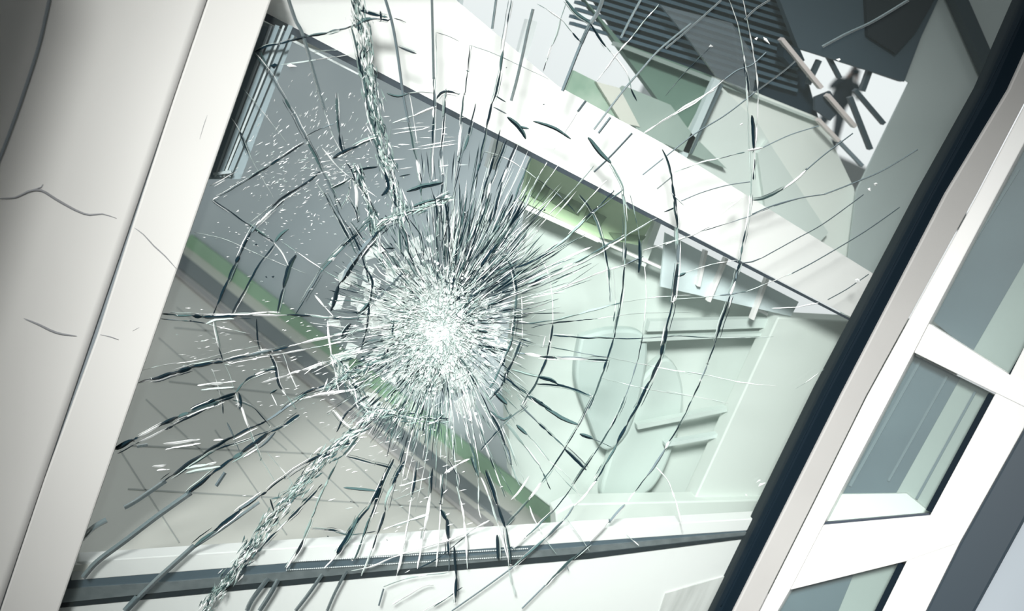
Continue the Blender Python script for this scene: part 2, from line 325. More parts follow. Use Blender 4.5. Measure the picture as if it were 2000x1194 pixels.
# ================================================================== the white beam with its dark seal
bm = root('trim_4', GL.at(1000, 250)); tag(bm, 'white beam slanting across behind the glass with thin dark lower edge', 'beam', kind='structure')
BM = behind(.045)
slab('beam_face', [(440, -60), (500, 22), (1100, 330), (1690, 634), (1760, 560), (1722, 545), (1300, 283), (1090, 168), (820, -60)], BM, .03, M['beam'], bm)
for k, (p, q, w, w2) in enumerate((((505, 26), (760, 158), 15, 12), ((760, 158), (1110, 340), 12, 9), ((1110, 340), (1690, 640), 9, 4))):
    bar('dark_seal', p, q, w, BM, .012, M['navy'], bm, .004, w2)
bar('light_lip', (500, 42), (700, 145), 6, BM, .01, M['bead'], bm, .001, 3)
# ================================================================== above the beam, mirrored things built as objects: cream panel, sky opening, boards, louvres
U1, U2, U3 = behind(.07), behind(.30), behind(.5)
cr = slab('cream_panel', [(500, -60), (860, -60), (900, 60), (880, 180), (500, 60)], U1, .02, mat('cream_panel', (222, 224, 219), .5, noise=10, scale=5), lift=-.005)
tag(cr, 'cream panel above the beam in the top left of the pane', 'panel')
sg = root('sky_reflection', U2.at(1150, 230)); tag(sg, 'bright sky reflection with mirrored green planting in its lower strip', 'window')  # sky and greenery mirrored in the glass, built as coloured panels
slab('planting', [(1122, 138), (1190, 172), (1225, 240), (1180, 255), (1105, 180)], U2, .02, mat('planting', (170, 190, 174), .8, rgb2=(132, 162, 142), scale=20), sg, .0)
slab('planting', [(1225, 170), (1310, 205), (1352, 262), (1420, 330), (1250, 262), (1200, 190)], U2, .02, mat('planting_grey', (158, 174, 166), .8, rgb2=(140, 158, 150), scale=10), sg, .01)
slab('planting_light', [(1165, 160), (1210, 172), (1250, 248), (1215, 240)], U2, .01, mat('warm_patch', (206, 208, 198), .6), sg, .012)
bar('mullion', (1040, 40), (960, 330), 20, U2, .015, mat('mullion_pale', (222, 228, 228), .5), sg, .02)
bar('mullion', (905, -20), (880, 120), 8, U2, .015, mat('mullion_grey', (200, 210, 212), .5), sg, .02)
gb = slab('green_board', [(1135, -10), (1215, 84), (1402, 152), (1350, 266), (1300, 215)], U2, .02, M['greenboard'], lift=-.02)
tag(gb, 'muted green board under the dark louvres, a reflection built solid', 'board')
pp = root('reflection_panels', U2.at(1500, 450)); tag(pp, 'pale overlapping panels painted as a reflection right of the green board', 'reflection_panel')  # pale tones of these panels stand in for a mirrored room
slab('panel', [(1395, 150), (1480, 182), (1604, 232), (1668, 368), (1700, 600), (1400, 400), (1340, 300)], U2, .02, mat('reflection_pale', (228, 234, 228), .6), pp, -.012)
slab('panel', [(1345, 262), (1400, 160), (1480, 240), (1600, 440), (1560, 480), (1290, 290)], U2, .012, mat('reflection_tone', (214, 223, 218), .6), pp, -.004)
slab('panel', [(1480, 300), (1500, 275), (1618, 455), (1595, 480), (1500, 440)], U2, .01, mat('reflection_tone_two', (206, 216, 211), .6), pp, .004)
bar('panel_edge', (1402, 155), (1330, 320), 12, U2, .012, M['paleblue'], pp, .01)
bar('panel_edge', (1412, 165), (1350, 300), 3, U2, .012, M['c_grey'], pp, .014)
# dim side wall at the right
dw = slab('wall_side', [(1560, -60), (2120, -60), (1700, 720), (1640, 640), (1674, 372), (1776, 162), (1742, 140)], U2, .004, M['midwall'], lift=.005)
tag(dw, 'dim grey side wall behind the upper right of the glass', 'wall', kind='structure')
du = slab('slate_board', [(1500, -60), (1860, -60), (1800, 70), (1766, 160), (1560, 95)], U2, .012, M['dimwall'], lift=.012)
tag(du, 'slate panel above the bright opening with the person', 'panel')
tag(slab('dark_hatch', [(1690, -40), (1860, -60), (1790, 60), (1750, 105), (1695, 70)], U2, .012, mat('hatch', (22, 32, 40), .6), lift=.02), 'nearly black hatch near the top right corner', 'hatch')
tag(bar('diagonal_brace', (1865, -30), (1950, 165), 26, U2, .02, mat('brace', (44, 58, 66), .6), None, .03), 'slanting dark brace in the top right corner behind the glass', 'brace')
lv = root('louvre_screen', U2.at(1400, 100)); tag(lv, 'dark horizontal louvre screen, a reflection built behind the top of the glass', 'louvre screen')
slab('backing', [(1100, -90), (1980, -90), (1760, 160), (1560, 92), (1600, 236), (1480, 192), (1400, 152), (1215, 84)], U2, .01, M['slatback'], lv, -.04)
for k in range(13):
    y0 = 78-14.5*k; x1 = 1558 if k < 8 else 1700
    bar('slat', (1120 if k < 2 else 1130, y0-32+k*0.6), (x1, y0+(x1-1210)*.285+k*0.6), 6.5, U2, .02, M['slat'], lv, -.028)
bar('edge_trim', (1205, 86), (1480, 190), 8, U2, .02, M['lightglass'], lv, .0)
bar('edge_trim', (1480, 190), (1602, 238), 5, U2, .02, M['pale'], lv, .0)
tag(slab('reflection_haze', [(1290, 10), (1430, 45), (1480, 120), (1470, 185), (1400, 150), (1340, 70)], U2, .006, clear('reflection_haze', (130, 140, 146), .35, .03, .3), lift=.01), 'grey reflection haze in front of the dark louvres', 'plate')  # translucent sheet added as the haze of a reflection over the louvres
# rails across the bright opening
fw_ = root('steel_framework', U2.at(1650, 190)); tag(fw_, 'slanting pale rails and dark struts crossing the bright opening before the person', 'framework')
for a_, b_, w, m, lb in (((1528, 76), (1606, 172), 8, 'rail', 'upper pale diagonal rail across the bright opening'), ((1618, 186), (1672, 248), 8, 'rail', 'middle pale diagonal rail beside the person'), ((1600, 234), (1640, 276), 7, 'rail', 'lower pale diagonal rail in the bright opening')):
    bar('rail', a_, b_, w, U2, .01, M[m], fw_, .02)
for a_, b_, w, lb in (((1608, 88), (1642, 152), 7, 'short dark strut above the person'), ((1662, 190), (1702, 292), 8.5, 'long dark strut running down from the person'), ((1672, 176), (1728, 242), 8, 'thin grey strut crossing the right half of the bright opening'), ((1702, 134), (1686, 178), 9, 'grey mullion in the top of the bright opening'), ((1640, 276), (1686, 324), 6, 'faint grey strut low in the bright opening'),
                      ((1602, 118), (1580, 165), 8, 'grey mullion left of the person in the bright opening')):
    bar('strut', a_, b_, w, U2, .008, M['darkrail'] if w != 6 else mat('grey_strut', (128, 142, 150), .5), fw_, .0)
tag(slab('dark_box', [(1532, 86), (1562, 95), (1572, 118), (1548, 132), (1530, 112)], U2, .02, M['slatback'], lift=.012), 'small black fixture at the upper end of the pale rail', 'fixture')
slab('grey_bag', [(1592, 190), (1622, 178), (1640, 215), (1622, 236), (1592, 215)], U2, .006, M['trouser'], fw_, .004)  # bag beside the person, grouped with the framework
# ================================================================== bottom: white sill, spacer with two rows of beads, lower white panel
SILL = GL.shifted(-.012)
tag(slab('trim_5', [(140, 1118), (150, 1098), (700, 1062), (1100, 1035), (1500, 1012), (1500, 1034), (700, 1090), (138, 1135)], SILL, .02, M['sill'], bevel=.001), 'narrow white sill strip above the metal spacer', 'sill', kind='structure')
sp = root('spacer_bar', SILL.at(800, 1090)); tag(sp, 'dark metal spacer bar with two rows of tiny beads under the glass', 'spacer bar')
slab('body', [(100, 1130), (700, 1086), (1150, 1052), (1500, 1030), (1500, 1046), (1150, 1085), (700, 1122), (100, 1172)], SILL, .012, mat('spacer_dark', (72, 88, 98), .45, spec=.4), sp, -.001)
slab('lower_edge', [(95, 1172), (700, 1120), (1150, 1082), (1500, 1043), (1500, 1047), (1150, 1092), (700, 1131), (95, 1190)], SILL, .012, M['gasket'], sp, .0)
slab('bright_face', [(100, 1153), (340, 1137), (700, 1106), (1150, 1068), (1500, 1036), (1500, 1041), (1150, 1080), (700, 1120), (340, 1155), (100, 1180)], SILL, .012, M['spacer'], sp, .001)
bv, bf = [], []
for row, (ya, yb) in enumerate(((1098, 1072), (1110, 1082))):
    n = 130
    for i in range(n):
        t = i/(n-1); x = 560+(1030-560)*t; y = ya+(yb-ya)*t + (4 if row else 0); c = SILL.at(x, y, .004); k = len(bv); s = .0011
        bv += [c+Vector(q)*s for q in ((1, 0, 0), (-1, 0, 0), (0, 0, 1), (0, 0, -1), (0, -1, 0), (0, 1, 0))]
        bf += [(k+4, k, k+2), (k+4, k+2, k+1), (k+4, k+1, k+3), (k+4, k+3, k), (k+5, k+2, k), (k+5, k+1, k+2), (k+5, k+3, k+1), (k+5, k, k+3)]
tag(link('beads', bv, bf, M['bead'], parent=sp), kind='stuff')
low = slab('wall_lower', [(85, 1184), (700, 1128), (1150, 1088), (1500, 1042), (1500, 1420), (-60, 1420)], SILL, .03, M['sill'], lift=-.002)
tag(low, 'glossy white panel below the spacer bar', 'wall', kind='structure')
slab('brushed_patch', [(1300, 1160), (1420, 1125), (1400, 1200), (1280, 1220)], SILL, .004, mat('patch', (214, 216, 213), .5, noise=25, scale=80, stretch=(1, 1, .1)), low, .0)
# ================================================================== the reflected photographer, built as a person in the bright opening
def skin_mesh(name, verts, edges, radii, m, parent, levels=2):
    me = bpy.data.meshes.new(name); me.from_pydata([Vector(v) for v in verts], edges, []); me.materials.append(m)
    o = bpy.data.objects.new(name, me); COL.objects.link(o); o.parent = parent
    sk = o.modifiers.new('skin', 'SKIN'); sk.use_smooth_shade = True
    for i, r in enumerate(radii):
        me.skin_vertices[0].data[i].radius = r if isinstance(r, tuple) else (r, r); me.skin_vertices[0].data[i].use_root = (i == 0)
    su = o.modifiers.new('sub', 'SUBSURF'); su.levels = levels; su.render_levels = levels
    return o
PR = root('person', (0, 0, 0)); tag(PR, 'reflected photographer built as a person in dark clothes, camera raised in the bright opening', 'person')
V = [(0, 0, .95), (0, .01, 1.12), (0, .0, 1.32), (0, 0, 1.46), (0, -.01, 1.54), (0, -.02, 1.62), (0, -.02, 1.74),
     (-.19, 0, 1.42), (-.27, -.12, 1.20), (-.10, -.27, 1.46), (.19, 0, 1.42), (.28, -.12, 1.20), (.10, -.27, 1.46),
     (-.10, 0, .88), (-.13, -.03, .50), (-.14, .02, .09), (-.15, -.14, .04), (.10, 0, .88), (.20, -.03, .50), (.28, .02, .09), (.30, -.14, .04)]
E = [(0, 1), (1, 2), (2, 3), (3, 4), (4, 5), (5, 6), (2, 7), (7, 8), (8, 9), (2, 10), (10, 11), (11, 12), (0, 13), (13, 14), (14, 15), (15, 16), (0, 17), (17, 18), (18, 19), (19, 20)]
Rr = [(.17, .12), (.15, .11), (.19, .12), (.09, .07), (.055, .055), (.085, .10), (.07, .085), .07, .05, .035, .07, .05, .035, .095, .06, .045, .04, .095, .06, .045, .04]
skin_mesh('body', V, E, Rr, M['cloth'], PR)
skin_mesh('face', [(0, -.06, 1.60), (0, -.075, 1.66), (0, -.05, 1.72)], [(0, 1), (1, 2)], [(.055, .05), (.065, .06), (.05, .05)], M['skin'], PR)
skin_mesh('hair', [(0, .02, 1.68), (0, 0, 1.77)], [(0, 1)], [(.085, .095), (.07, .09)], M['hair'], PR)
for s in (-1, 1):
    h = skin_mesh('hand', [(s*.10, -.27, 1.46), (s*.075, -.30, 1.53), (s*.06, -.31, 1.58)], [(0, 1), (1, 2)], [.032, .04, .03], M['skin'], PR)
    for k in range(4):
        skin_mesh('finger', [(s*(.085-.02*k), -.32, 1.56), (s*(.075-.02*k), -.35, 1.60-.006*k), (s*(.06-.018*k), -.34, 1.63-.008*k)], [(0, 1), (1, 2)], [.011, .010, .008], M['skin'], h, 1)
    skin_mesh('thumb', [(s*.07, -.30, 1.52), (s*.045, -.33, 1.53), (s*.03, -.345, 1.56)], [(0, 1), (1, 2)], [.012, .011, .009], M['skin'], h, 1)
skin_mesh('jacket', [(0, 0, .92), (0, 0, 1.15), (0, 0, 1.40)], [(0, 1), (1, 2)], [(.21, .15), (.20, .14), (.22, .13)], M['cloth'], PR)
for s in (-1, 1): skin_mesh('trouser_leg', [(s*.10, 0, .92), (s*(.13 if s < 0 else .20), -.03, .5), (s*(.14 if s < 0 else .28), .02, .12)], [(0, 1), (1, 2)], [.115, .08, .065], M['trouser'], PR)
PD = 19.5
ft = EYE + ray(1592, 300)*PD                         # feet point, hidden behind the partition
PR.location = ft; PR.rotation_euler = (0, 0, -YAW-.1)
bx = EYE + ray(1592, 300)*PD
cvs = [bx+Vector(q) for q in ((-3, -2, 0), (3, -2, 0), (3, 2, 0), (-3, 2, 0), (-3, -2, -.3), (3, -2, -.3), (3, 2, -.3), (-3, 2, -.3))]
tag(link('trim_6', cvs, [(0, 1, 2, 3), (7, 6, 5, 4), (0, 4, 5, 1), (1, 5, 6, 2), (2, 6, 7, 3), (3, 7, 4, 0)], M['concrete']), 'concrete terrace slab the person stands on', 'terrace', kind='structure')
def boxv(c, s): return [Vector(c)+Vector((x*s[0], y*s[1], z*s[2])) for z in (-.5, .5) for x, y in ((-.5, -.5), (.5, -.5), (.5, .5), (-.5, .5))]
BF = [(3, 2, 1, 0), (4, 5, 6, 7), (0, 1, 5, 4), (1, 2, 6, 5), (2, 3, 7, 6), (3, 0, 4, 7)]
Rz = Matrix.Rotation(-YAW-.1, 4, 'Z')
cmr = root('camera_body', ft + (Rz @ Vector((0, -.40, 1.61)))); tag(cmr, 'black camera held up to the face of the person', 'camera')
o = link('housing', [cmr.location + (Rz.to_3x3() @ v) for v in boxv((0, 0, 0), (.15, .07, .10))], BF, M['slatback'], parent=cmr); md = o.modifiers.new('b', 'BEVEL'); md.width = .012; md.segments = 2
tube('lens', [cmr.location + Rz.to_3x3() @ Vector((0, -.03-.02*k, 0)) for k in range(6)], .036, M['slatback'], cmr, 16)
# ================================================================== THE BROKEN PANE
PANE = root('broken_glass_pane', GL.at(860, 640)); tag(PANE, 'shattered window glass with spider web cracks around a white impact point', 'glass pane')
gpoly = [(537, -60)] + off(EDGE, -6) + [(95, 1250), (1378, 1250)] + [(x+6, y) for x, y in GK_L[::-1]][1:-1] + [(2045, -60)]
slab('glass_sheet', gpoly, GL, .005, M['glass'], PANE, lift=.0)
CM = ['c_dark', 'c_teal', 'c_green', 'c_white', 'c_pale', 'c_grey', 'c_veil', 'c_ghost', 'c_soft']
CMATS = [M[k] for k in CM]; CI = {k: i for i, k in enumerate(CM)}
class Geo:
    def __init__(s): s.v, s.f, s.i = [], [], []
    def sliver(s, L, Rt, k, z=.0015, th=.0012, ridge=.5, mid=0):
        """a faceted sliver of glass between a left and a right outline (pixels), its ridge raised out of the sheet"""
        n = len(L); b = len(s.v)
        for (lx, ly), (rx, ry) in zip(L, Rt):
            s.v += [GL.at(lx, ly, z), GL.at(lx+(rx-lx)*ridge, ly+(ry-ly)*ridge, z+th), GL.at(rx, ry, z), GL.at((lx+rx)/2, (ly+ry)/2, z-th)]
        for j in range(n-1):
            a = b+4*j; c = a+4
            for q in range(4):
                q2 = (q+1) % 4; s.f.append((a+q, a+q2, c+q2, c+q)); s.i.append(k[q % 2] if isinstance(k, tuple) else k)
        s.f += [(b+3, b+2, b+1, b), (b+4*(n-1), b+4*(n-1)+1, b+4*(n-1)+2, b+4*(n-1)+3)]; s.i += [k[0] if isinstance(k, tuple) else k]*2
    def needle(s, x, y, a, l, w, k, z=None):
        z = random.uniform(.0012, .004) if z is None else z
        c, d = math.cos(a), math.sin(a); t = random.uniform(-.25, .25); w /= 2; b = len(s.v)
        P = lambda u, v, h=0: GL.at(x+c*u-d*v, y+d*u+c*v, z+h)
        s.v += [P(-l/2, 0), P(l*t, w), P(l/2, random.uniform(-w, w)), P(l*t, -w), P(l*t, w*random.uniform(-.8, .8), .0003+.0006*w), P(l*t, 0, -.0006)]
        s.f += [(b, b+1, b+4), (b+1, b+2, b+4), (b+2, b+3, b+4), (b+3, b, b+4), (b+1, b, b+5), (b+2, b+1, b+5), (b+3, b+2, b+5), (b, b+3, b+5)]; s.i += [k]*8
    def build(s, name, parent): return link(name, s.v, s.f, CMATS, s.i, parent)
def pick(w):
    r = random.random()*sum(w.values())
    for k, q in w.items():
        r -= q
        if r <= 0: return CI[k]
    return CI[k]
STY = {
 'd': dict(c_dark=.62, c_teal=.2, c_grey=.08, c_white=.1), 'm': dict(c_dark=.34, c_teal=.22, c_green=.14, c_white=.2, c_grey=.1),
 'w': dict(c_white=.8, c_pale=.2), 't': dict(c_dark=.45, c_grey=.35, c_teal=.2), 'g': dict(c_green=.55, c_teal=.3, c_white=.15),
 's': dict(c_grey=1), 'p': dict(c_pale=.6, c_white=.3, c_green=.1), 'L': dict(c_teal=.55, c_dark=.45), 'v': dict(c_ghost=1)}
def crack_geo(G, pts, w, kind):
    P = spline(pts, 5.0 if w < 4 else 6.0); n = len(P)
    if n < 3: P = spline(pts, 2.5); n = len(P)
    nrm = []
    for i in range(n):
        x0, y0 = P[max(i-1, 0)]; x1, y1 = P[min(i+1, n-1)]; l = math.hypot(x1-x0, y1-y0) or 1; nrm.append((-(y1-y0)/l, (x1-x0)/l))
    ph = random.random()*9; jit = 0 if kind in 'sv' else .16*w**.5
    P = [(x+nx*(jit*math.sin(i*.9+ph)+jit*random.uniform(-.7, .7)), y+ny*(jit*math.sin(i*.9+ph)+jit*random.uniform(-.7, .7))) for i, ((x, y), (nx, ny)) in enumerate(zip(P, nrm))]
    def ribbon(i0, i1, wid, o0, k, lift, taper=1):
        m = i1-i0
        if m < 1: return
        Lq, Rq = [], []
        for i in range(i0, i1+1):
            t = (i-i0)/m; e = .25+.75*math.sin(math.pi*min(1, max(0, t)))**.6 if taper else 1
            x, y = P[i]; nx, ny = nrm[i]; h = wid*e/2
            Lq.append((x+nx*(o0-h), y+ny*(o0-h))); Rq.append((x+nx*(o0+h), y+ny*(o0+h)))
        G.sliver(Lq, Rq, k, z=lift, th=.0004+.0003*wid, ridge=random.uniform(.2, .8))
    if kind == 'L': ribbon(0, n-1, w, 0, (CI['c_teal'], CI['c_dark']), .002); ribbon(0, n-1, w*.35, w*.15, CI['c_dark'], .003); return
    if kind in 'sv': ribbon(0, n-1, w, 0, pick(STY[kind]), .002, 0); return
    end = .5 if n < 12 else .35                               # slivers thin out towards the ends
    base = {'w': 'c_white', 'p': 'c_pale', 'g': 'c_green', 'm': 'c_teal', 'd': 'c_dark', 't': 'c_grey'}[kind]
    ribbon(0, n-1, max(1.0, w*.38), 0, CI[base], .0018)
    i = 0
    while i < n-1:
        ln = random.randint(3, 11); j = min(n-1, i+ln)
        t = (i+j)/2/(n-1); e = end+(1-end)*min(1, 4*t, 4*(1-t))
        k = pick(STY[kind]); wid = w*e*random.uniform(.6, 1.15)
        ribbon(i, j, wid, random.uniform(-.15, .15)*w, (k, pick(STY[kind]) if random.random() < .3 else k), .002+random.random()*.0006)
        if kind in 'dm' and w > 2.2:
            if random.random() < .62: ribbon(max(0, i-1), min(n-1, j+1), w*.28*random.uniform(.6, 1.4), (w*.5+.8)*random.choice((-1, 1)), CI[random.choice(('c_white', 'c_pale', 'c_white', 'c_green'))], .0028)
            if random.random() < .3: ribbon(i, j, w*.22, (w*.7+1.2)*random.choice((-1, 1)), CI['c_dark' if kind == 'd' else 'c_teal'], .0026)
            if random.random() < .25: G.needle(P[j][0], P[j][1], math.atan2(nrm[j][1], nrm[j][0])+random.uniform(-.9, .9), random.uniform(4, 11), random.uniform(1.2, 3), CI[random.choice(('c_white', 'c_dark', 'c_teal'))])
        i = j if random.random() < .75 else max(i+1, j-1)
ORG = dict(A=(0, 0), B=(650, 0), C=(1300, 0), D=(0, 380), E=(650, 380), F=(1300, 380), G=(0, 774), H=(650, 774))
K = 700/1990
